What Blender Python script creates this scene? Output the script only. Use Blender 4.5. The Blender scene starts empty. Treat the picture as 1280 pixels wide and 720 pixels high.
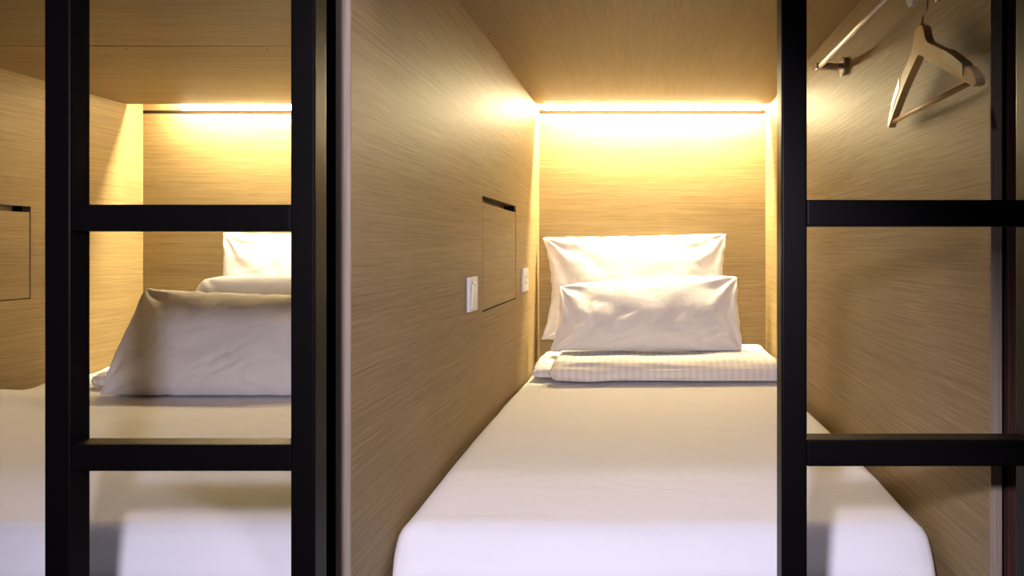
import bpy, bmesh, math, random
from mathutils import Vector, noise, Matrix

# ------------------------------------------------------------------ camera, world, lights
sc = bpy.context.scene
COL = sc.collection
CAMH = 1.0                       # camera height above the floor
F = 870.0                        # focal length in pixels of a 1280 px wide frame
VX, VY = 803.0, 310.0            # vanishing point of the depth axis

cam_d = bpy.data.cameras.new('camera')
cam_d.sensor_width = 36.0
cam_d.lens = F / 1280.0 * 36.0
cam_d.shift_x = -(VX - 640.0) / 1280.0
cam_d.shift_y = -(360.0 - VY) / 1280.0
cam_d.clip_start = 0.02
cam = bpy.data.objects.new('camera', cam_d)
COL.objects.link(cam)
cam.location = (0, 0, CAMH)
cam.rotation_euler = (math.pi / 2, 0, 0)
sc.camera = cam

world = bpy.data.worlds.new('world')
sc.world = world
world.use_nodes = True
bg = world.node_tree.nodes['Background']
bg.inputs['Color'].default_value = (0.86, 0.80, 1.0, 1)
bg.inputs['Strength'].default_value = 0.02

LED_COL = (1.0, 0.82, 0.47)
LED_RIGHT, COVE_RIGHT = 170.0, 1200.0
LED_LEFT, COVE_LEFT = 100.0, 850.0

def lamp(name, loc, aim, power, color, radius, half_angle, blend):
    d = bpy.data.lights.new(name, 'SPOT')
    d.energy = power; d.color = color; d.shadow_soft_size = radius
    d.spot_size = math.radians(2*half_angle); d.spot_blend = blend
    o = bpy.data.objects.new(name, d); COL.objects.link(o); o.location = loc
    o.rotation_euler = (Vector(aim) - Vector(loc)).to_track_quat('-Z', 'Y').to_euler()
    return o
COOL = (0.86, 0.80, 1.0)
lamp('camera_flash', (-0.122, -0.05, CAMH + 0.17), (-0.40, 0.95, CAMH - 0.43), 74.0, COOL, 0.028, 50, 0.42)  # unseen flash just left of the camera, placed from the ladder shadows
lamp('corridor_downlight', (0.0, 0.72, CAMH + 1.45), (0.0, 0.85, 0.0), 24.0, COOL, 0.04, 50, 0.6)

sc.view_settings.view_transform = 'Standard'
sc.view_settings.look = 'None'
sc.view_settings.gamma = 1.0
sc.view_settings.use_curve_mapping = False
sc.view_settings.exposure = 0.2

# ------------------------------------------------------------------ helpers
def P(px, py, d):
    """World point seen at pixel (px, py) at depth d (metres)."""
    return Vector(((px - VX) * d / F, d, CAMH + (VY - py) * d / F))

def setp(o, label=None, cat=None, group=None, kind=None):
    if label: o['label'] = label
    if cat: o['category'] = cat
    if group: o['group'] = group
    if kind: o['kind'] = kind
    return o

def empty(name, loc, label, cat, group=None):
    o = bpy.data.objects.new(name, None)
    COL.objects.link(o); o.location = loc; o.empty_display_size = 0.05
    return setp(o, label, cat, group)

def link_mesh(name, me, mat, parent=None, smooth=False):
    o = bpy.data.objects.new(name, me)
    COL.objects.link(o)
    if mat: me.materials.append(mat)
    if smooth:
        me.polygons.foreach_set('use_smooth', [True] * len(me.polygons))
    if parent:
        o.parent = parent
        o.location = -Vector(parent_world(parent))
    return o

def parent_world(p):
    v = Vector(p.location)
    while p.parent:
        p = p.parent; v += Vector(p.location)
    return v

def bm_obj(name, bm, mat, parent=None, smooth=False):
    me = bpy.data.meshes.new(name)
    bmesh.ops.recalc_face_normals(bm, faces=bm.faces)
    bm.to_mesh(me); bm.free()
    return link_mesh(name, me, mat, parent, smooth)

def bm_box(bm, x0, x1, y0, y1, z0, z1, bevel=0.0, seg=2):
    m = Matrix.Translation(((x0+x1)/2, (y0+y1)/2, (z0+z1)/2)) @ Matrix.Diagonal((x1-x0, y1-y0, z1-z0, 1))
    r = bmesh.ops.create_cube(bm, size=1.0, matrix=m)
    if bevel > 0:
        es = set()
        for v in r['verts']:
            es.update(v.link_edges)
        bmesh.ops.bevel(bm, geom=list(es), offset=bevel, segments=seg, profile=0.6, affect='EDGES')

def box(name, x0, x1, y0, y1, z0, z1, mat, parent=None, bevel=0.0, seg=2):
    bm = bmesh.new()
    bm_box(bm, x0, x1, y0, y1, z0, z1, bevel, seg)
    return bm_obj(name, bm, mat, parent)

def tube(bm, pts, r, n=12, cap=True):
    """Round tube along a polyline."""
    pts = [Vector(p) for p in pts]
    rings = []
    up = None
    for i, p in enumerate(pts):
        t = (pts[min(i+1, len(pts)-1)] - pts[max(i-1, 0)]).normalized()
        if up is None:
            up = Vector((0, 0, 1)) if abs(t.z) < 0.9 else Vector((1, 0, 0))
        a = t.cross(up).normalized(); b = a.cross(t).normalized(); up = b
        rr = r[i] if isinstance(r, (list, tuple)) else r
        rings.append([bm.verts.new(p + a*math.cos(2*math.pi*k/n)*rr + b*math.sin(2*math.pi*k/n)*rr) for k in range(n)])
    for i in range(len(rings)-1):
        for k in range(n):
            bm.faces.new((rings[i][k], rings[i][(k+1) % n], rings[i+1][(k+1) % n], rings[i+1][k]))
    if cap:
        bm.faces.new(rings[0]); bm.faces.new(rings[-1])

def cyl(name, p0, p1, r, mat, parent=None, n=24, bevel=0.0):
    bm = bmesh.new()
    p0, p1 = Vector(p0), Vector(p1)
    if bevel > 0:
        d = (p1-p0).normalized()
        tube(bm, [p0, p0+d*bevel*0.3, p0+d*bevel, p1-d*bevel, p1-d*bevel*0.3, p1],
             [r-bevel, r-bevel*0.3, r, r, r-bevel*0.3, r-bevel], n)
    else:
        tube(bm, [p0, p1], r, n)
    o = bm_obj(name, bm, mat, parent)
    for f in o.data.polygons:
        f.use_smooth = len(f.vertices) == 4
    return o

# ------------------------------------------------------------------ materials
def new_mat(name):
    m = bpy.data.materials.new(name); m.use_nodes = True
    nt = m.node_tree
    return m, nt, nt.nodes['Principled BSDF']

def N(nt, kind, **kw):
    n = nt.nodes.new(kind)
    for k, v in kw.items(): setattr(n, k, v)
    return n

def wood(name, axis, dark, light, rough=0.42, fine=330.0, seed=0.0, contrast=1.0):
    """Open-grained oak veneer with the grain running along the given axis."""
    m, nt, bs = new_mat(name)
    L = nt.links.new
    tc = N(nt, 'ShaderNodeTexCoord')
    warp = N(nt, 'ShaderNodeTexNoise'); warp.inputs['Scale'].default_value = 2.2; warp.inputs['Detail'].default_value = 2
    L(tc.outputs['Object'], warp.inputs['Vector'])
    sub = N(nt, 'ShaderNodeVectorMath', operation='SUBTRACT'); sub.inputs[1].default_value = (0.5, 0.5, 0.5)
    L(warp.outputs['Color'], sub.inputs[0])
    scl = N(nt, 'ShaderNodeVectorMath', operation='SCALE'); scl.inputs['Scale'].default_value = 0.012
    L(sub.outputs[0], scl.inputs[0])
    add = N(nt, 'ShaderNodeVectorMath', operation='ADD')
    L(tc.outputs['Object'], add.inputs[0]); L(scl.outputs[0], add.inputs[1])
    def layer(across, along, detail, off):
        mp = N(nt, 'ShaderNodeMapping')
        s = [across]*3; s[axis] = along
        mp.inputs['Scale'].default_value = s
        mp.inputs['Location'].default_value = (off+seed, off*1.7+seed, off*2.3)
        L(add.outputs[0], mp.inputs['Vector'])
        t = N(nt, 'ShaderNodeTexNoise'); t.inputs['Scale'].default_value = 1.0
        t.inputs['Detail'].default_value = detail; t.inputs['Roughness'].default_value = 0.6
        L(mp.outputs[0], t.inputs['Vector'])
        return t.outputs['Fac']
    f1 = layer(fine, 6.0, 3, 3.1)
    f2 = layer(fine*0.30, 1.6, 3, 11.7)
    f3 = layer(9.0, 0.9, 3, 23.3)
    def math2(op, a, b):
        n = N(nt, 'ShaderNodeMath', operation=op)
        for i, v in enumerate((a, b)):
            if isinstance(v, (int, float)): n.inputs[i].default_value = v
            else: L(v, n.inputs[i])
        return n.outputs[0]
    mix = math2('ADD', math2('MULTIPLY', f1, 0.50), math2('ADD', math2('MULTIPLY', f2, 0.30), math2('MULTIPLY', f3, 0.20)))
    ramp = N(nt, 'ShaderNodeValToRGB')
    w = 0.16 / contrast
    ramp.color_ramp.elements[0].position = 0.5 - w; ramp.color_ramp.elements[0].color = (*dark, 1)
    ramp.color_ramp.elements[1].position = 0.5 + w; ramp.color_ramp.elements[1].color = (*light, 1)
    L(mix, ramp.inputs['Fac'])
    L(ramp.outputs['Color'], bs.inputs['Base Color'])
    bs.inputs['Roughness'].default_value = rough
    bs.inputs['Specular IOR Level'].default_value = 0.14
    bp = N(nt, 'ShaderNodeBump'); bp.inputs['Strength'].default_value = 0.18; bp.inputs['Distance'].default_value = 0.0006
    L(f1, bp.inputs['Height']); L(bp.outputs[0], bs.inputs['Normal'])
    return m

OD, OL = (0.160, 0.108, 0.048), (0.375, 0.276, 0.143)
M_wall = wood('oak_veneer_lengthwise', 1, OD, OL, 0.52, fine=520, contrast=0.85)
M_ceil = wood('oak_veneer_ceiling', 1, OD, OL, 0.45, fine=420, seed=3, contrast=0.5)
M_head = wood('oak_veneer_crosswise', 0, OD, OL, 0.5, fine=500, seed=5, contrast=0.85)
M_edge = wood('oak_edge_upright', 2, (0.24, 0.185, 0.135), (0.40, 0.325, 0.25), 0.6, fine=420, seed=9)
M_shade_red = wood('shaded_red_brown_board', 2, (0.040, 0.016, 0.012), (0.10, 0.045, 0.034), 0.5, seed=2)  # veneer board darkened and reddened, its dim light put into the colour

def plain(name, col, rough=0.5, metal=0.0, spec=0.5, bump=0.0, bscale=400.0):
    m, nt, bs = new_mat(name)
    L = nt.links.new
    tc = N(nt, 'ShaderNodeTexCoord')
    t = N(nt, 'ShaderNodeTexNoise'); t.inputs['Scale'].default_value = bscale; t.inputs['Detail'].default_value = 2
    L(tc.outputs['Object'], t.inputs['Vector'])
    r = N(nt, 'ShaderNodeValToRGB')
    r.color_ramp.elements[0].color = (*[c*0.94 for c in col], 1)
    r.color_ramp.elements[1].color = (*[min(1, c*1.04) for c in col], 1)
    L(t.outputs['Fac'], r.inputs['Fac']); L(r.outputs['Color'], bs.inputs['Base Color'])
    bs.inputs['Roughness'].default_value = rough
    bs.inputs['Metallic'].default_value = metal
    bs.inputs['Specular IOR Level'].default_value = spec
    if bump > 0:
        b = N(nt, 'ShaderNodeBump'); b.inputs['Strength'].default_value = bump; b.inputs['Distance'].default_value = 0.0005
        L(t.outputs['Fac'], b.inputs['Height']); L(b.outputs[0], bs.inputs['Normal'])
    return m

M_black = plain('black_powder_coat', (0.0022, 0.0018, 0.0018), 0.42, spec=0.09, bump=0.15, bscale=900)
M_void = plain('black_filler', (0.004, 0.0035, 0.0035), 0.8, spec=0.1)
M_chrome = plain('brushed_chrome', (0.62, 0.58, 0.56), 0.22, metal=1.0)
M_rod = plain('satin_nickel_rod', (0.86, 0.80, 0.70), 0.4, metal=0.35)
M_plastic = plain('white_plastic', (0.80, 0.79, 0.77), 0.3)
M_hole = plain('dark_socket_hole', (0.02, 0.02, 0.02), 0.6)
M_bronze = plain('bronze_profile', (0.018, 0.011, 0.004), 0.7, spec=0.05)
M_floor = plain('grey_corridor_floor', (0.10, 0.09, 0.09), 0.6, bscale=30)
M_dowel = wood('pale_dowel', 1, (0.52, 0.38, 0.20), (0.66, 0.50, 0.29), 0.4, fine=500)
M_hang = wood('pale_maple', 1, (0.60, 0.41, 0.17), (0.70, 0.50, 0.23), 0.38, fine=260, contrast=0.6)
M_grip = plain('clear_grip_rubber', (0.62, 0.50, 0.24), 0.35)

def fabric(name, col, rough=0.75, wr_scale=7.0, wr_str=0.35, stripes=False, sheen=0.05):
    m, nt, bs = new_mat(name)
    L = nt.links.new
    tc = N(nt, 'ShaderNodeTexCoord')
    mp = N(nt, 'ShaderNodeMapping'); mp.inputs['Scale'].default_value = (1.0, 1.8, 1.0); mp.inputs['Rotation'].default_value = (0.2, 0.4, 0.6)
    L(tc.outputs['Object'], mp.inputs['Vector'])
    t = N(nt, 'ShaderNodeTexNoise'); t.inputs['Scale'].default_value = wr_scale; t.inputs['Detail'].default_value = 5
    t.inputs['Roughness'].default_value = 0.55; t.inputs['Distortion'].default_value = 0.8
    L(mp.outputs[0], t.inputs['Vector'])
    b = N(nt, 'ShaderNodeBump'); b.inputs['Strength'].default_value = wr_str; b.inputs['Distance'].default_value = 0.012
    L(t.outputs['Fac'], b.inputs['Height'])
    wv = N(nt, 'ShaderNodeTexNoise'); wv.inputs['Scale'].default_value = 1400
    L(tc.outputs['Object'], wv.inputs['Vector'])
    b2 = N(nt, 'ShaderNodeBump'); b2.inputs['Strength'].default_value = 0.12; b2.inputs['Distance'].default_value = 0.0004
    L(wv.outputs['Fac'], b2.inputs['Height']); L(b.outputs[0], b2.inputs['Normal'])
    L(b2.outputs[0], bs.inputs['Normal'])
    bs.inputs['Base Color'].default_value = (*col, 1)
    bs.inputs['Roughness'].default_value = rough
    bs.inputs['Specular IOR Level'].default_value = 0.25
    bs.inputs['Sheen Weight'].default_value = sheen
    if stripes:
        sx = N(nt, 'ShaderNodeSeparateXYZ'); L(tc.outputs['Object'], sx.inputs[0])
        mu = N(nt, 'ShaderNodeMath', operation='MULTIPLY'); mu.inputs[1].default_value = 2*math.pi/0.0255
        L(sx.outputs['X'], mu.inputs[0])
        si = N(nt, 'ShaderNodeMath', operation='SINE'); L(mu.outputs[0], si.inputs[0])
        mr = N(nt, 'ShaderNodeMapRange'); mr.inputs[1].default_value = -0.4; mr.inputs[2].default_value = 0.4
        L(si.outputs[0], mr.inputs[0])
        mx = N(nt, 'ShaderNodeMix', data_type='RGBA')
        mx.inputs[6].default_value = (*[c*0.93 for c in col], 1); mx.inputs[7].default_value = (*[min(1, c*1.02) for c in col], 1)
        L(mr.outputs[0], mx.inputs[0]); L(mx.outputs[2], bs.inputs['Base Color'])
        rr = N(nt, 'ShaderNodeMapRange'); rr.inputs[3].default_value = 0.7; rr.inputs[4].default_value = 0.42
        L(mr.outputs[0], rr.inputs[0]); L(rr.outputs[0], bs.inputs['Roughness'])
    return m

M_sheet = fabric('white_cotton_sheet', (0.88, 0.87, 0.87), wr_scale=5.0, wr_str=0.42)
M_case = fabric('white_pillow_case', (0.88, 0.87, 0.87), wr_scale=9.0, wr_str=0.22)
M_satin = fabric('white_striped_satin', (0.84, 0.82, 0.81), 0.55, wr_scale=11.0, wr_str=0.35, stripes=True)

def emit(name, col, strength):
    m, nt, bs = new_mat(name)
    bs.inputs['Base Color'].default_value = (0.8, 0.8, 0.8, 1)
    bs.inputs['Emission Color'].default_value = (*col, 1)
    bs.inputs['Emission Strength'].default_value = strength
    return m
M_led_r = emit('warm_led_right', LED_COL, LED_RIGHT)
M_led_l = emit('warm_led_left', LED_COL, LED_LEFT)
M_cove_r = emit('warm_cove_led_right', LED_COL, COVE_RIGHT)
M_cove_l = emit('warm_cove_led_left', LED_COL, COVE_LEFT)

# ------------------------------------------------------------------ the two capsules (setting)
YF, YC, YB = 1.08, 2.96, 3.053           # front edge of the boards, cove edge of the ceiling, headboard wall
ZC = CAMH + 0.6125                       # underside of the capsule ceiling
ZT = ZC + 0.090                          # top of the light cove
XL = -2.19                               # left capsule: inner face of its left wall
XP1, XP0 = -0.4527, -0.4755              # partition board of the right capsule, inner and outer face
XR, XR1 = 0.540, 0.5575                  # right wall, inner and outer face
CAB = (1.97, 2.492, CAMH - 0.182, CAMH + 0.149)   # wall cabinet opening: y0, y1, z0, z1
G = 0.0

def wall_with_opening(name, x0, x1, cab, mat):
    y0, y1, z0, z1 = cab
    bm = bmesh.new()
    e = 0.0035
    ya = YF + e
    R = {}
    for x in (x0, x1):
        for k, (a, b, c, d) in enumerate(((ya, YB, 0.0, ZT), (y0, y1, z0, z1))):
            R[(x, k)] = [bm.verts.new((x, *q)) for q in ((a, c), (b, c), (b, d), (a, d))]
    for i in range(4):
        j = (i+1) % 4
        for x in (x0, x1):
            bm.faces.new((R[(x, 0)][i], R[(x, 0)][j], R[(x, 1)][j], R[(x, 1)][i]))
        for k in (0, 1):
            bm.faces.new((R[(x0, k)][i], R[(x0, k)][j], R[(x1, k)][j], R[(x1, k)][i]))
    o = bm_obj(name, bm, mat)
    return setp(o, kind='structure')

setp(box('floor', -3.2, 2.2, -1.6, YB, -0.05, 0.0, M_floor), kind='structure')

wall_with_opening('wall_left', XL - 0.022, XL, CAB, M_wall)
wm = wall_with_opening('wall_middle', XP0, XP1, CAB, M_wall)
wr = setp(box('wall_right', XR, XR1, YF+0.0035, YB, 0.0, ZT, M_wall), kind='structure')
# pale edge banding on the board ends
setp(box('trim_1', XP0, XP1, YF-0.0015, YF+0.0035, 0.0, ZT, M_edge, bevel=0.001), kind='structure')
setp(box('trim_2', XR, XR1, YF-0.0015, YF+0.0035, 0.0, ZT, M_edge, bevel=0.001), kind='structure')
# recessed black filler and neighbour board (right one painted red-brown for its dim light) behind each of them
setp(box('trim_3', XP0-0.020, XP0, YF+0.012, YF+0.10, 0.0, ZT, M_void), kind='structure')
setp(box('trim_4', XR1, XR1+0.010, YF+0.012, YB, 0.0, ZT, M_void), kind='structure')
setp(box('wall_far_right', XR1+0.010, XR1+0.032, YF, YB, 0.0, ZT, M_shade_red, bevel=0.001), kind='structure')
setp(box('wall_middle_left', XP0-0.042, XP0-0.020, YF+0.05, YB, 0.0, ZT, M_wall), kind='structure')
XLR = XP0 - 0.042                        # left capsule: inner face of its right wall
# headboard walls
setp(box('wall_back', XP1, XR, YB, YB+0.02, 0.0, ZT, M_head), kind='structure')
setp(box('wall_back_left', XL, XLR, YB, YB+0.02, 0.0, ZT, M_head), kind='structure')
# ceilings, with the cove box above the head end
def ceiling(name, x0, x1, mat, joints):
    ys = [YF] + joints + [YC]
    c = box(name, x0, x1, YC-0.02, YC, ZC+0.018, ZT, mat)          # front board of the cove
    setp(c, kind='structure')
    for a, b in zip(ys[:-1], ys[1:]):
        box('panel', x0, x1, a+(0.0025 if a != YF else 0), b-(0.0025 if b != YC else 0), ZC, ZC+0.018, mat, c, bevel=0.0006, seg=1)
    box('joint_backing', x0, x1, YF, YC-0.021, ZC+0.0181, ZC+0.024, M_void, c)
    box('cove_top', x0, x1, YC, YB, ZT-0.012, ZT, mat, c)
    return c
cr = ceiling('ceiling', XP1, XR, M_ceil, [])
cl = ceiling('ceiling_left', XL, XLR, M_head, [2.11])
def screw(parent, px, py):
    d = (ZC - CAMH) * F / (VY - py)
    p = P(px, py, d)
    cyl('screw_cap', (p.x, p.y, ZC-0.0008), (p.x, p.y, ZC+0.004), 0.003, M_bronze, parent, n=10)
for px, py in ((158, 61), (334, 62)): screw(cl, px, py)
screw(cr, 611, 42)
# fronts of the neighbouring capsules and the fascia of the upper bunks, outside the picture
setp(box('wall_front_right', XR1+0.033, 2.2, YF+0.002, YF+0.022, 0.0, 2.6, M_shade_red), kind='structure')
setp(box('wall_front_left', -3.2, XL-0.0225, YF+0.002, YF+0.022, 0.0, 2.6, M_edge), kind='structure')
setp(box('wall_front_top', XL-0.022, XR1+0.032, YF+0.001, YF+0.021, ZT+0.001, 2.6, M_head), kind='structure')
# bed platforms, below the picture
for nm, x0, x1 in (('platform_right', XP1, XR), ('platform_left', XL, XLR)):
    setp(box(nm, x0+0.001, x1-0.001, 1.19, YB-0.001, 0.0, 0.30, M_wall), kind='structure')

# ------------------------------------------------------------------ LED cove lights
def led(w0, w1, x0, x1, mat, mat2, label):
    yc, zc = 2.9805, ZT - 0.012
    t = empty('led_strip_light', ((x0+x1)/2, yc, zc), label, 'light', 'cove lights above the headboards')
    bm = bmesh.new()
    sec = ((-0.010, -0.0002), (0.010, -0.0002), (0.010, -0.010), (0.0085, -0.010), (0.0085, -0.003), (-0.0085, -0.003), (-0.0085, -0.010), (-0.010, -0.010))
    ends = [[bm.verts.new((x, yc+a, zc+b)) for a, b in sec] for x in (x0-0.004, x1+0.004)]
    for k in range(8):
        bm.faces.new((ends[0][k], ends[0][(k+1) % 8], ends[1][(k+1) % 8], ends[1][k]))
    bm.faces.new(ends[0]); bm.faces.new(ends[1])
    bm_obj('cove_profile', bm, M_chrome, t)
    box('cove_diffuser', x0, x1, yc-0.0083, yc+0.0083, zc-0.011, zc-0.0032, mat2, t, bevel=0.002)
    # bronze lip along the top of the headboard with the main diffuser bar above it
    box('bronze_lip', w0+0.001, w1-0.001, YB-0.0022, YB, CAMH+0.5905, CAMH+0.6036, M_bronze, t)
    box('diffuser', x0, x1, YB-0.0105, YB-0.0002, CAMH+0.6042, CAMH+0.6260, mat, t, bevel=0.003)
led(XP1, XR, XP1+0.020, XR-0.020, M_led_r, M_cove_r, 'warm light strip glowing in the cove above the single bed headboard')
led(XL, XLR, -2.02, -0.66, M_led_l, M_cove_l, 'warm light strip glowing in the cove above the left bed headboard')

# ------------------------------------------------------------------ wall cabinets
def cabinet(xin, xout, label):
    """Flush drop-down flap in a wall; xin is the wall's room face, xout its hidden face."""
    y0, y1, z0, z1 = CAB
    d = 1 if xout > xin else -1
    t = empty('wall_cabinet', (xin, (y0+y1)/2, z0), label, 'cabinet', 'flush wall cabinets beside the beds')
    def bx(name, a, b, ya, yb, za, zb, mat, bev=0.0, par=t):
        xa, xb = xin + d*a, xin + d*b
        return box(name, min(xa, xb), max(xa, xb), ya, yb, za, zb, mat, par, bevel=bev)
    bx('back_panel', 0.0375, 0.0400, y0, y1, z0, z1, M_wall)
    for ya, yb in ((y0-0.003, y0-0.0002), (y1+0.0002, y1+0.003)):
        bx('side_panel', 0.0232, 0.0400, ya, yb, z0, z1, M_wall)
    bx('bottom_panel', 0.0232, 0.0400, y0-0.003, y1+0.003, z0-0.003, z0-0.0002, M_wall)
    bx('top_panel', 0.0232, 0.0400, y0-0.003, y1+0.003, z1+0.0002, z1+0.003, M_wall)
    fl = bx('flap_door', 0.0006, 0.0150, y0+0.0048, y1-0.0048, z0+0.0042, z1-0.0215, M_wall, 0.0008)
    bx('hinge_block', 0.0010, 0.0373, y1-0.032, y1-0.0005, z1-0.0195, z1-0.0006, M_void)
    return t
cabinet(XP1, XP0, 'flush wood cabinet flap in the wall between the switch and the socket')
cabinet(XL, XL-0.022, 'flush wood cabinet flap in the wall at the far left edge')

# ------------------------------------------------------------------ switch and socket
def switch():
    y0, y1, z0, z1 = 1.790, 1.877, CAMH-0.166, CAMH-0.076
    t = empty('light_switch', (XP1, (y0+y1)/2, z0), 'white rocker light switch on the wood wall, nearer than the cabinet flap', 'switch')
    box('plate', XP1+0.0002, XP1+0.009, y0, y1, z0, z1, M_plastic, t, bevel=0.0025, seg=3)
    yc, zc = (y0+y1)/2, (z0+z1)/2
    bm = bmesh.new()
    bm_box(bm, XP1+0.0088, XP1+0.0128, yc-0.026, yc+0.026, zc-0.036, zc+0.026, 0.0012)
    for v in bm.verts:
        v.co.x += (v.co.z - zc) * 0.05
    r = bm_obj('rocker', bm, M_plastic, t)
    bm = bmesh.new()
    bm_box(bm, XP1+0.0089, XP1+0.0125, yc-0.020, yc+0.020, zc+0.0275, zc+0.0335, 0.001)
    bm_obj('label_window', bm, M_chrome, t)
switch()
def socket():
    y0, y1, z0, z1 = 2.595, 2.715, CAMH-0.166, CAMH-0.076
    t = empty('power_socket', (XP1, (y0+y1)/2, z0), 'white power socket on the wood wall by the pillows', 'socket')
    box('plate', XP1+0.0002, XP1+0.009, y0, y1, z0, z1, M_plastic, t, bevel=0.0025, seg=3)
    yc = (y0+y1)/2 - 0.004
    zc = (z0+z1)/2
    for (a, b, w, h) in ((0, 0.012, 0.0045, 0.010), (-0.012, -0.012, 0.0075, 0.0045), (0.012, -0.012, 0.0075, 0.0045)):
        box('pin_hole', XP1+0.0086, XP1+0.0093, yc+a-w/2*1.5, yc+a+w/2*1.5, zc+b-h/2, zc+b+h/2, M_hole, t)
    box('rocker', XP1+0.0088, XP1+0.0118, y1-0.036, y1-0.016, zc+0.010, zc+0.030, M_plastic, t, bevel=0.001)
socket()

# ------------------------------------------------------------------ ladders
def ladder(xs, rung_top, label):
    """xs: outer and inner X of the two posts."""
    y0, y1 = 0.870, 0.903
    a0, a1, b0, b1 = xs
    t = empty('bunk_ladder', ((a0+b1)/2, (y0+y1)/2, 0), label, 'ladder', 'black steel bunk ladders')
    for x0, x1 in ((a0, a1), (b0, b1)):
        p = box('post', x0, x1, y0, y1, 0.004, 2.30, M_black, t, bevel=0.0028, seg=3)
        box('foot_pad', x0-0.001, x1+0.001, y0-0.001, y1+0.001, 0.0, 0.0039, M_void, p)
    z = rung_top
    while z > CAMH - 0.9: z -= 0.3005
    while z < CAMH + 1.2:
        z += 0.3005
        r = box('rung', a1-0.0005, b0+0.0005, y0+0.0004, y1-0.0004, z-0.0335, z, M_black, t, bevel=0.0028, seg=3)
ladder((-0.748, -0.716, -0.440, -0.4095), CAMH+0.0545, 'black steel ladder on the left, in front of the wide bed')
ladder((0.174, 0.206, 0.484, 0.515), CAMH+0.0605, 'black steel ladder on the right, in front of the hanger')

# ------------------------------------------------------------------ mattresses
def smooth(a, b, x):
    t = max(0.0, min(1.0, (x-a)/(b-a))); return t*t*(3-2*t)

def mattress(name, x0, x1, y0, y1, z0, z1, label, seed, extra=None):
    R = 0.030
    t = empty(name, ((x0+x1)/2, (y0+y1)/2, z0), label, 'mattress', 'mattresses in white fitted sheets')
    bm = bmesh.new()
    nx, ny, nz = int((x1-x0)/0.016), int((y1-y0)/0.016), 16
    def face(fn, na, nb):
        g = [[bm.verts.new(fn(i/na, j/nb)) for j in range(nb+1)] for i in range(na+1)]
        for i in range(na):
            for j in range(nb):
                bm.faces.new((g[i][j], g[i+1][j], g[i+1][j+1], g[i][j+1]))
    lx, ly, lz = x1-x0, y1-y0, z1-z0
    face(lambda a, b: (x0+a*lx, y0+b*ly, z1), nx, ny)
    face(lambda a, b: (x0+a*lx, y0, z0+b*lz), nx, nz)
    face(lambda a, b: (x0, y0+a*ly, z0+b*lz), ny, nz)
    face(lambda a, b: (x1, y0+a*ly, z0+b*lz), ny, nz)
    face(lambda a, b: (x0+a*lx, y1, z0+b*lz), nx, nz)
    face(lambda a, b: (x0+a*lx, y0+b*ly, z0), nx//4, ny//4)
    bmesh.ops.remove_doubles(bm, verts=bm.verts, dist=0.0005)
    s = Vector((seed, seed*0.7, 3.1))
    for v in bm.verts:
        p = v.co.copy()
        c = Vector((max(x0+R, min(x1-R, p.x)), max(y0+R, min(y1-R, p.y)), max(z0+R*0.6, min(z1-R, p.z))))
        d = p - c
        q = c + d.normalized()*R if d.length > 1e-6 and (abs(d.x) > 1e-6) + (abs(d.y) > 1e-6) + (abs(d.z) > 1e-6) >= 2 else p
        if p.z > z1 - 0.06:
            k = (p.z - (z1-0.06))/0.06
            q.z -= k*0.010*(1 - smooth(y0+0.02, y0+0.28, p.y))
            w = noise.noise(Vector((q.x*2.2, q.y*3.2, 0))+s)*0.006 + noise.noise(Vector((q.x*3.0, q.y*9.0, 1.5))+s)*0.0022
            w += noise.noise(Vector((q.x*16.0+q.y*9, q.y*14.0-q.x*6, 2.5))+s)*0.0010
            q.z += k*w
        if p.y < y0 + 0.05:
            k = 1 - (p.y-y0)/0.05
            q.y -= k*(noise.noise(Vector((q.x*3.0, 7.7, q.z*5.0))+s)*0.006 + noise.noise(Vector((q.x*7.0, 1.7, q.z*24.0))+s)*0.0018
                      + 0.046*smooth(0.012, 0.085, z1-q.z))
        # pinched sheet folds at the front corners
        for cx, sg in ((x0, 1), (x1, -1)):
            dx = (q.x-cx)*sg; dy = q.y-y0
            if dx < 0.10 and dy < 0.12:
                f = (1-max(0, dx)/0.10)*(1-max(0, dy)/0.12)
                ang = (z1-q.z) + 0.5*dx
                q.y -= f*0.0045*math.sin(ang*70+seed)
                q.x += sg*f*0.004*math.sin(ang*62+1.0+seed)
                q.x -= sg*f*0.006*smooth(0.02, 0.07, z1-q.z)
        if extra: extra(q, p)
        v.co = q
    bmesh.ops.recalc_face_normals(bm, faces=bm.faces)
    m = bm_obj('fitted_sheet', bm, M_sheet, t, smooth=True)
    return t

ZB = CAMH - 0.495
mattress('mattress', XP1+0.008, XR-0.020, 1.258, YB-0.006, 0.301, ZB, 'single mattress in a smooth white sheet, right of the partition edge', 1.3)
def left_extra(q, p):
    # gathered sheet along the far-left wall
    if p.z > ZB - 0.06:
        k = smooth(XL+0.30, XL+0.05, q.x) * smooth(1.9, 2.2, q.y)
        q.z += k*(0.012 + 0.010*math.sin(q.y*22 + q.x*14))
mattress('mattress', XL+0.008, XLR-0.008, 1.258, YB-0.006, 0.301, ZB, 'wide mattress in a white sheet behind the left ladder', 8.9, left_extra)

# ------------------------------------------------------------------ pillows
def smooth(a, b, x):
    t = max(0.0, min(1.0, (x-a)/(b-a))); return t*t*(3-2*t)

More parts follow.
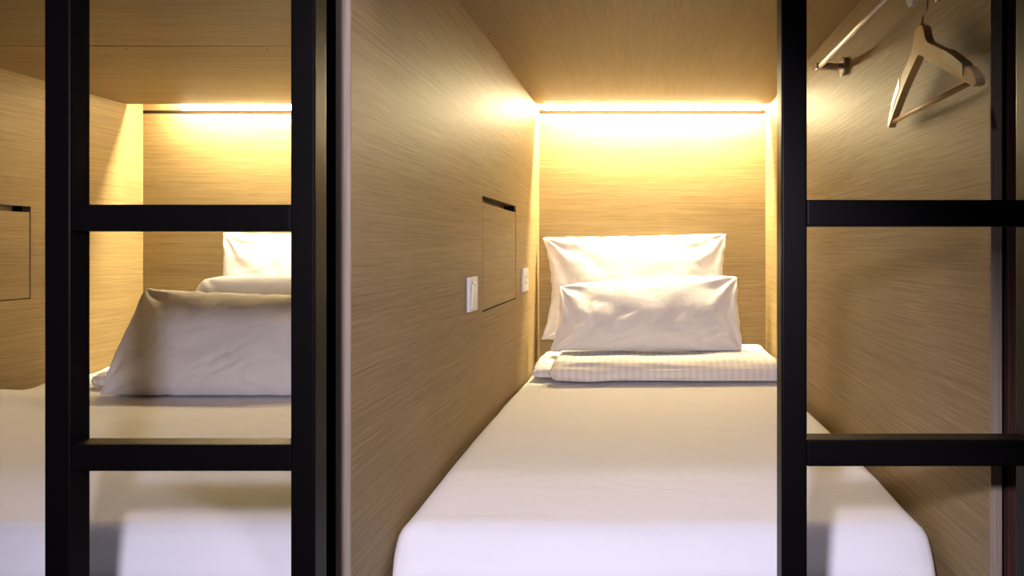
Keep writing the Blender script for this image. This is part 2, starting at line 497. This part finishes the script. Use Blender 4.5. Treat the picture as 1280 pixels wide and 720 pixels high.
def pillow(label, BL, BR, TR, TL, tf, tb, seed, inset=(0.03, 0.02, 0.03, 0.02), rnd=0.0, belly=0.35, wr=1.0, nu=84, nv=60, lumps=0.0, power=0.38, zmin=None):
    """Corner points seen from the front; tf / tb bulge to the front and to the back.
    inset: inward bow of the left, bottom, right and top edges."""
    BL, BR, TR, TL = map(Vector, (BL, BR, TR, TL))
    ax = ((BR-BL)+(TR-TL)).normalized(); ay = ((TL-BL)+(TR-BR)).normalized()
    nrm = ax.cross(ay).normalized()                   # towards the viewer
    if nrm.y > 0: nrm = -nrm
    base = (BL+BR)/2
    W = ((BR-BL).length+(TR-TL).length)/2; H = ((TL-BL).length+(TR-BR).length)/2
    t = empty('pillow', base, label, 'pillow', 'white pillows')
    sd = Vector((seed*3.7, seed*1.9, seed))
    bm = bmesh.new()
    il, ib, ir, it = inset
    def pos(U, V, side):
        # rounding of the corners
        u_, v_ = U, V
        if rnd > 0:
            u_ = U*(1-rnd*(V*V)**2*abs(U)); v_ = V*(1-rnd*(U*U)**2*abs(V))
        u, v = (u_+1)/2, (v_+1)/2
        p = (BL*(1-u)+BR*u)*(1-v) + (TL*(1-u)+TR*u)*v
        bu = 1-V*V; bv = 1-U*U
        p += ax*(il*bu*max(0, -U)**2 - ir*bu*max(0, U)**2)
        p += ay*(ib*bv*max(0, -V)**2 - it*bv*max(0, V)**2)
        prof = (max(0, 1-U*U)**power)*(max(0, 1-V*V)**power)
        prof *= 1 + belly*(-V)*0.5
        h = (tf if side > 0 else tb)*prof
        # creases running out of the corners, gathers along the edges, soft lumps
        w = 0.0
        for cu, cv in ((-1, -1), (1, -1), (1, 1), (-1, 1)):
            du, dv = (U-cu)*W/2, (V-cv)*H/2
            r = math.hypot(du, dv)
            th = math.atan2(dv*(-cv), du*(-cu)+1e-6)
            k = math.exp(-r/0.13)*min(1, r/0.04)
            w += 0.0095*k*math.sin(th*10 + 2.5*noise.noise(Vector((r*9, th*2, cu*3+cv))+sd))
        e = min(1-abs(U), 1-abs(V))
        al = (U*W if 1-abs(V) < 1-abs(U) else V*H)
        w += 0.0045*math.exp(-e*6)*min(1, e*9)*noise.noise(Vector((al*26, e*3, 4.2))+sd)
        w += 0.0035*prof*noise.noise(Vector((U*W*5, V*H*7, 9.0+side))+sd)
        # long thin creases, stronger low down and at the right
        rg = noise.noise(Vector((U*W*3.2+V*H*2.6, (V*H-U*W*0.75)*9.5, 2.0+side))+sd)
        w -= (0.006+lumps)*prof*max(0.0, 1-abs(rg)*7)*(0.35+0.65*smooth(0.5, -0.6, V))*smooth(-0.35, 0.15, noise.noise(Vector((U*2, V*2, 7))+sd))
        q = p + nrm*side*(h + w*wr*min(1, prof*2.5))
        # uneven hem
        q += (ax*noise.noise(Vector((al*11, 1.0, 5.0))+sd) + ay*noise.noise(Vector((al*11, 7.0, 2.0))+sd))*0.006*math.exp(-e*10)*wr
        if zmin is not None and q.z < zmin: q.z = zmin
        return q
    gf = [[None]*(nv+1) for _ in range(nu+1)]; gb = [[None]*(nv+1) for _ in range(nu+1)]
    for i in range(nu+1):
        U = -math.cos(math.pi*i/nu)*0.6 + (2*i/nu-1)*0.4
        for j in range(nv+1):
            V = -math.cos(math.pi*j/nv)*0.6 + (2*j/nv-1)*0.4
            gf[i][j] = bm.verts.new(pos(U, V, 1))
            gb[i][j] = gf[i][j] if i in (0, nu) or j in (0, nv) else bm.verts.new(pos(U, V, -1))
    for i in range(nu):
        for j in range(nv):
            bm.faces.new((gf[i][j], gf[i+1][j], gf[i+1][j+1], gf[i][j+1]))
            f = (gb[i][j], gb[i][j+1], gb[i+1][j+1], gb[i+1][j])
            if len(set(f)) == 4: bm.faces.new(f)
    bm_obj('pillow_case', bm, M_case, t, smooth=True)
    return t

# right capsule
pillow('white pillow leaning on the headboard of the single bed',
       P(674, 426, 2.95), P(916, 427, 2.95), P(910, 291, 2.985), P(676, 296, 2.985), 0.065, 0.04, 1.0,
       inset=(0.050, 0.0, 0.032, 0.006), rnd=0.02, wr=1.0, belly=0.3, zmin=ZB+0.0955)
pillow('white pillow in front, resting on the folded striped duvet of the single bed',
       P(684, 442, 2.735), P(932, 442, 2.735), P(924, 345, 2.80), P(696, 357, 2.80), 0.075, 0.05, 2.0,
       inset=(0.028, 0.0, 0.014, -0.014), rnd=0.03, wr=1.0, belly=0.4, zmin=ZB+0.0955)
# left capsule
pillow('large white pillow standing at the front of the left bed',
       P(125, 497, 2.31), P(421, 500, 2.31), P(415, 370, 2.48), P(182, 361, 2.48), 0.085, 0.07, 3.0,
       inset=(0.006, 0.0, 0.03, 0.008), rnd=0.0, wr=1.2, belly=0.4, zmin=ZB+0.010)
pillow('white pillow with rounded end, second in the row on the left bed',
       P(238, 440, 2.66), P(480, 440, 2.66), P(480, 345, 2.72), P(246, 344, 2.72), 0.07, 0.06, 4.0,
       inset=(0.0, 0.0, 0.0, -0.004), rnd=0.10, wr=0.35, belly=0.1, power=0.4, zmin=ZB+0.108)
pillow('white pillow against the headboard of the left bed',
       P(276, 432, 2.93), P(510, 432, 2.93), P(508, 288, 3.01), P(279, 291, 3.01), 0.075, 0.03, 5.0,
       inset=(0.012, 0.0, 0.02, 0.004), wr=0.8, belly=0.2, zmin=ZB+0.108)

# ------------------------------------------------------------------ folded duvets
def fold(name, parent, x0, x1, y0, y1, z0, z1, seed, amp=1.0, round_end=0.03, skew=0.0):
    """One padded layer: a soft rounded slab with creases, closed at both ends."""
    bm = bmesh.new()
    ns, nt_ = int((x1-x0)/0.009), 72
    sd = Vector((seed*2.1, seed, seed*3.3))
    cy, cz = (y0+y1)/2, (z0+z1)/2
    hy, hz = (y1-y0)/2, (z1-z0)/2
    rings = []
    for i in range(ns+1):
        a = i/ns
        x = x0 + (x1-x0)*a
        e = min(x-x0, x1-x)
        k = math.sqrt(max(0.0, 1-(1-min(1, e/round_end))**2)) if e < round_end else 1.0
        k = max(0.15, k)
        ring = []
        for j in range(nt_):
            th = 2*math.pi*j/nt_
            c, s = math.cos(th), math.sin(th)
            n_ = 2/5.0
            yy = math.copysign(abs(c)**n_, c)*hy*(1 - (1-k)*0.10)
            zz = math.copysign(abs(s)**(2/2.6 if s > 0 else 2/7.0), s)*hz*k
            p = Vector((x, cy+yy+skew*(a-0.5), cz+zz))
            n1 = noise.noise(Vector((x*4.0, th*0.8, 0))+sd)*0.010
            n2 = noise.noise(Vector((x*7.0, th*3.0, 3))+sd)*0.007
            n3 = noise.noise(Vector((x*3.5+th*1.5, th*7.0, 6))+sd)*0.0035
            w = (n1+n2+n3)*amp
            out = Vector((0, c*0.6, s)).normalized()
            if s < -0.35: w *= 0.2
            p += out*w
            p.x += 0.010*amp*noise.noise(Vector((a*3, c*4, s*4))+sd)*math.exp(-e/0.05)*(1 if x > (x0+x1)/2 else -1)
            p.z = max(p.z, z0 + 0.0005)
            ring.append(bm.verts.new(p))
        rings.append(ring)
    for i in range(ns):
        for j in range(nt_):
            bm.faces.new((rings[i][j], rings[i][(j+1) % nt_], rings[i+1][(j+1) % nt_], rings[i+1][j]))
    for r, x in ((rings[0], x0), (rings[-1], x1)):
        c = bm.verts.new(sum((v.co for v in r), Vector())/nt_)
        for j in range(nt_):
            bm.faces.new((r[j], r[(j+1) % nt_], c))
    return bm_obj(name, bm, M_satin, parent, smooth=True)

t = empty('folded_duvet', (0.08, 2.72, ZB+0.002), 'folded white satin striped duvet across the head of the single bed', 'duvet')
fold('lower_fold', t, -0.412, 0.505, 2.57, 2.985, ZB+0.008, ZB+0.062, 1.0, 1.0)
fold('upper_fold', t, -0.338, 0.512, 2.50, 2.975, ZB+0.008, ZB+0.086, 2.0, 1.3)
t = empty('folded_duvet', (-1.25, 2.65, ZB+0.002), 'folded white duvet under and behind the pillows of the left bed', 'duvet')
fold('lower_fold', t, -1.93, -0.60, 2.42, 2.98, ZB+0.010, ZB+0.060, 3.0, 1.0)
fold('upper_fold', t, -1.88, -0.62, 2.44, 2.975, ZB+0.030, ZB+0.098, 4.0, 1.0, round_end=0.08)

# ------------------------------------------------------------------ clothes rail, robe hook, hanger
YRAIL, ZRAIL, XRAIL = 1.845, CAMH + 0.481, 0.470
t = empty('clothes_rail', (XR, YRAIL, ZRAIL), 'chrome clothes rail on two wall brackets above the right wall', 'clothes rail')
for y in (YRAIL, 1.20):
    fl = cyl('flange', (XR-0.0002, y, ZRAIL), (XR-0.013, y, ZRAIL), 0.0245, M_chrome, t, 32, 0.0015)
    po = cyl('bracket_post', (XR-0.0125, y, ZRAIL), (XRAIL-0.010, y, ZRAIL), 0.0090, M_chrome, t, 24, 0.001)
cyl('rod', (XRAIL, YRAIL+0.002, ZRAIL), (XRAIL, 1.198, ZRAIL), 0.0062, M_rod, t, 20)

YH = 1.250
XH = 0.4955                       # room-side face of the hanger
t = empty('robe_hook', (XR, YH+0.010, CAMH+0.457), 'chrome wall peg that carries the wooden hanger', 'hook')
hz = CAMH + 0.4575
cyl('flange', (XR-0.0002, YH+0.010, hz), (XR-0.008, YH+0.010, hz), 0.0110, M_chrome, t, 28, 0.001)
cyl('peg', (XR-0.0078, YH+0.010, hz), (XH-0.004, YH+0.010, hz), 0.0070, M_chrome, t, 20)
cyl('cap', (XH-0.0038, YH+0.010, hz), (XH-0.011, YH+0.010, hz), 0.0195, M_plastic, t, 28, 0.001)

def hanger():
    th = 0.0145
    t = empty('clothes_hanger', (XH+th/2, YH, CAMH+0.25), 'pale wooden clothes hanger with trouser bar on the right wall', 'hanger')
    outer = [(0.0, 0.3985), (0.010, 0.3975), (0.017, 0.394), (0.0225, 0.387), (0.0255, 0.378), (0.030, 0.368), (0.038, 0.3595), (0.050, 0.3525),
             (0.075, 0.3400), (0.098, 0.3270), (0.125, 0.3100), (0.150, 0.2925), (0.158, 0.2860), (0.161, 0.2825), (0.165, 0.2835), (0.172, 0.2800),
             (0.182, 0.2710), (0.190, 0.2590), (0.1915, 0.2500)]
    inner = [(0.183, 0.2478), (0.166, 0.2570), (0.140, 0.2715), (0.110, 0.2880), (0.080, 0.3045), (0.050, 0.3210), (0.020, 0.3375), (0.006, 0.3452), (0.0, 0.3465)]
    half = outer + inner
    bm = bmesh.new()
    def bow(s): return 0.012*(s/0.19)**2                  # shoulders curve a little towards the wall side
    def ring(x_off, shrink):
        vs = {}
        for sg in (1, -1):
            for i, (s, z) in enumerate(half):
                if sg < 0 and s == 0.0: vs[(sg, i)] = vs[(1, i)]; continue
                vs[(sg, i)] = bm.verts.new((XH + x_off + bow(s), YH - sg*s*(1-shrink*0.01), CAMH + z))
        return vs
    no = len(outer)
    lay = [ring(0.0, 0), ring(th, 0)]
    n = len(half)
    for sg in (1, -1):
        for i in range(n-1):
            a, b = lay
            bm.faces.new((a[(sg, i)], a[(sg, i+1)], b[(sg, i+1)], b[(sg, i)]))
        # faces: strips between the outer and inner outline
        for L_ in lay:
            m = len(inner)
            # resample as a triangle fan strip between the two lists
            i, j = 0, n-1
            while i < no-1 or j > no:
                oa = half[i]; ib_ = half[j]
                if j <= no or (i < no-1 and half[i+1][0] <= half[j-1][0]):
                    f = (L_[(sg, i)], L_[(sg, i+1)], L_[(sg, j)]); i += 1
                else:
                    f = (L_[(sg, i)], L_[(sg, j-1)], L_[(sg, j)]); j -= 1
                if len(set(f)) == 3: bm.faces.new(f)
    o = bm_obj('body', bm, M_hang, t)
    bv = o.modifiers.new('bevel', 'BEVEL'); bv.width = 0.0012; bv.segments = 2; bv.limit_method = 'ANGLE'; bv.angle_limit = 0.7
    # grip strips on the shoulders
    for sg in (1, -1):
        bm = bmesh.new()
        pr = [(0.098, 0.3270), (0.125, 0.3100), (0.150, 0.2925), (0.157, 0.2870)]
        rows = []
        for s, z in pr:
            y = YH - sg*s
            rows.append([bm.verts.new((XH-0.0012+bow(s), y, CAMH+z-0.016)), bm.verts.new((XH-0.0014+bow(s), y, CAMH+z+0.0022)),
                         bm.verts.new((XH+th+0.0012+bow(s), y, CAMH+z+0.0022)), bm.verts.new((XH+th+0.0012+bow(s), y, CAMH+z-0.016))])
        for a, b in zip(rows[:-1], rows[1:]):
            for k in range(4):
                bm.faces.new((a[k], a[(k+1) % 4], b[(k+1) % 4], b[k]))
        bm.faces.new(rows[0]); bm.faces.new(rows[-1])
        bm_obj('shoulder_grip', bm, M_grip, t)
    # trouser bar
    xb = XH + th/2 + bow(0.172)
    cyl('trouser_bar', (xb, YH-0.172, CAMH+0.2585), (xb, YH+0.172, CAMH+0.2585), 0.0046, M_hang, t, 16)
    # wire hook
    xc = XH + th/2
    pts = [(xc, YH, CAMH+0.385), (xc, YH, CAMH+0.402), (xc, YH-0.001, CAMH+0.412), (xc, YH-0.010, CAMH+0.420)]
    cy, cz, r = YH+0.010, CAMH+0.4335, 0.0330
    for k in range(0, 19):
        a = math.radians(200 - k*9.5)
        pts.append((xc, cy + r*math.cos(a), cz + r*math.sin(a)))
    bm = bmesh.new(); tube(bm, pts, 0.0019, 10)
    bm_obj('hook', bm, M_chrome, t, smooth=True)
    cyl('ferrule', (xc, YH, CAMH+0.3975), (xc, YH, CAMH+0.4030), 0.0036, M_chrome, t, 14)
hanger()
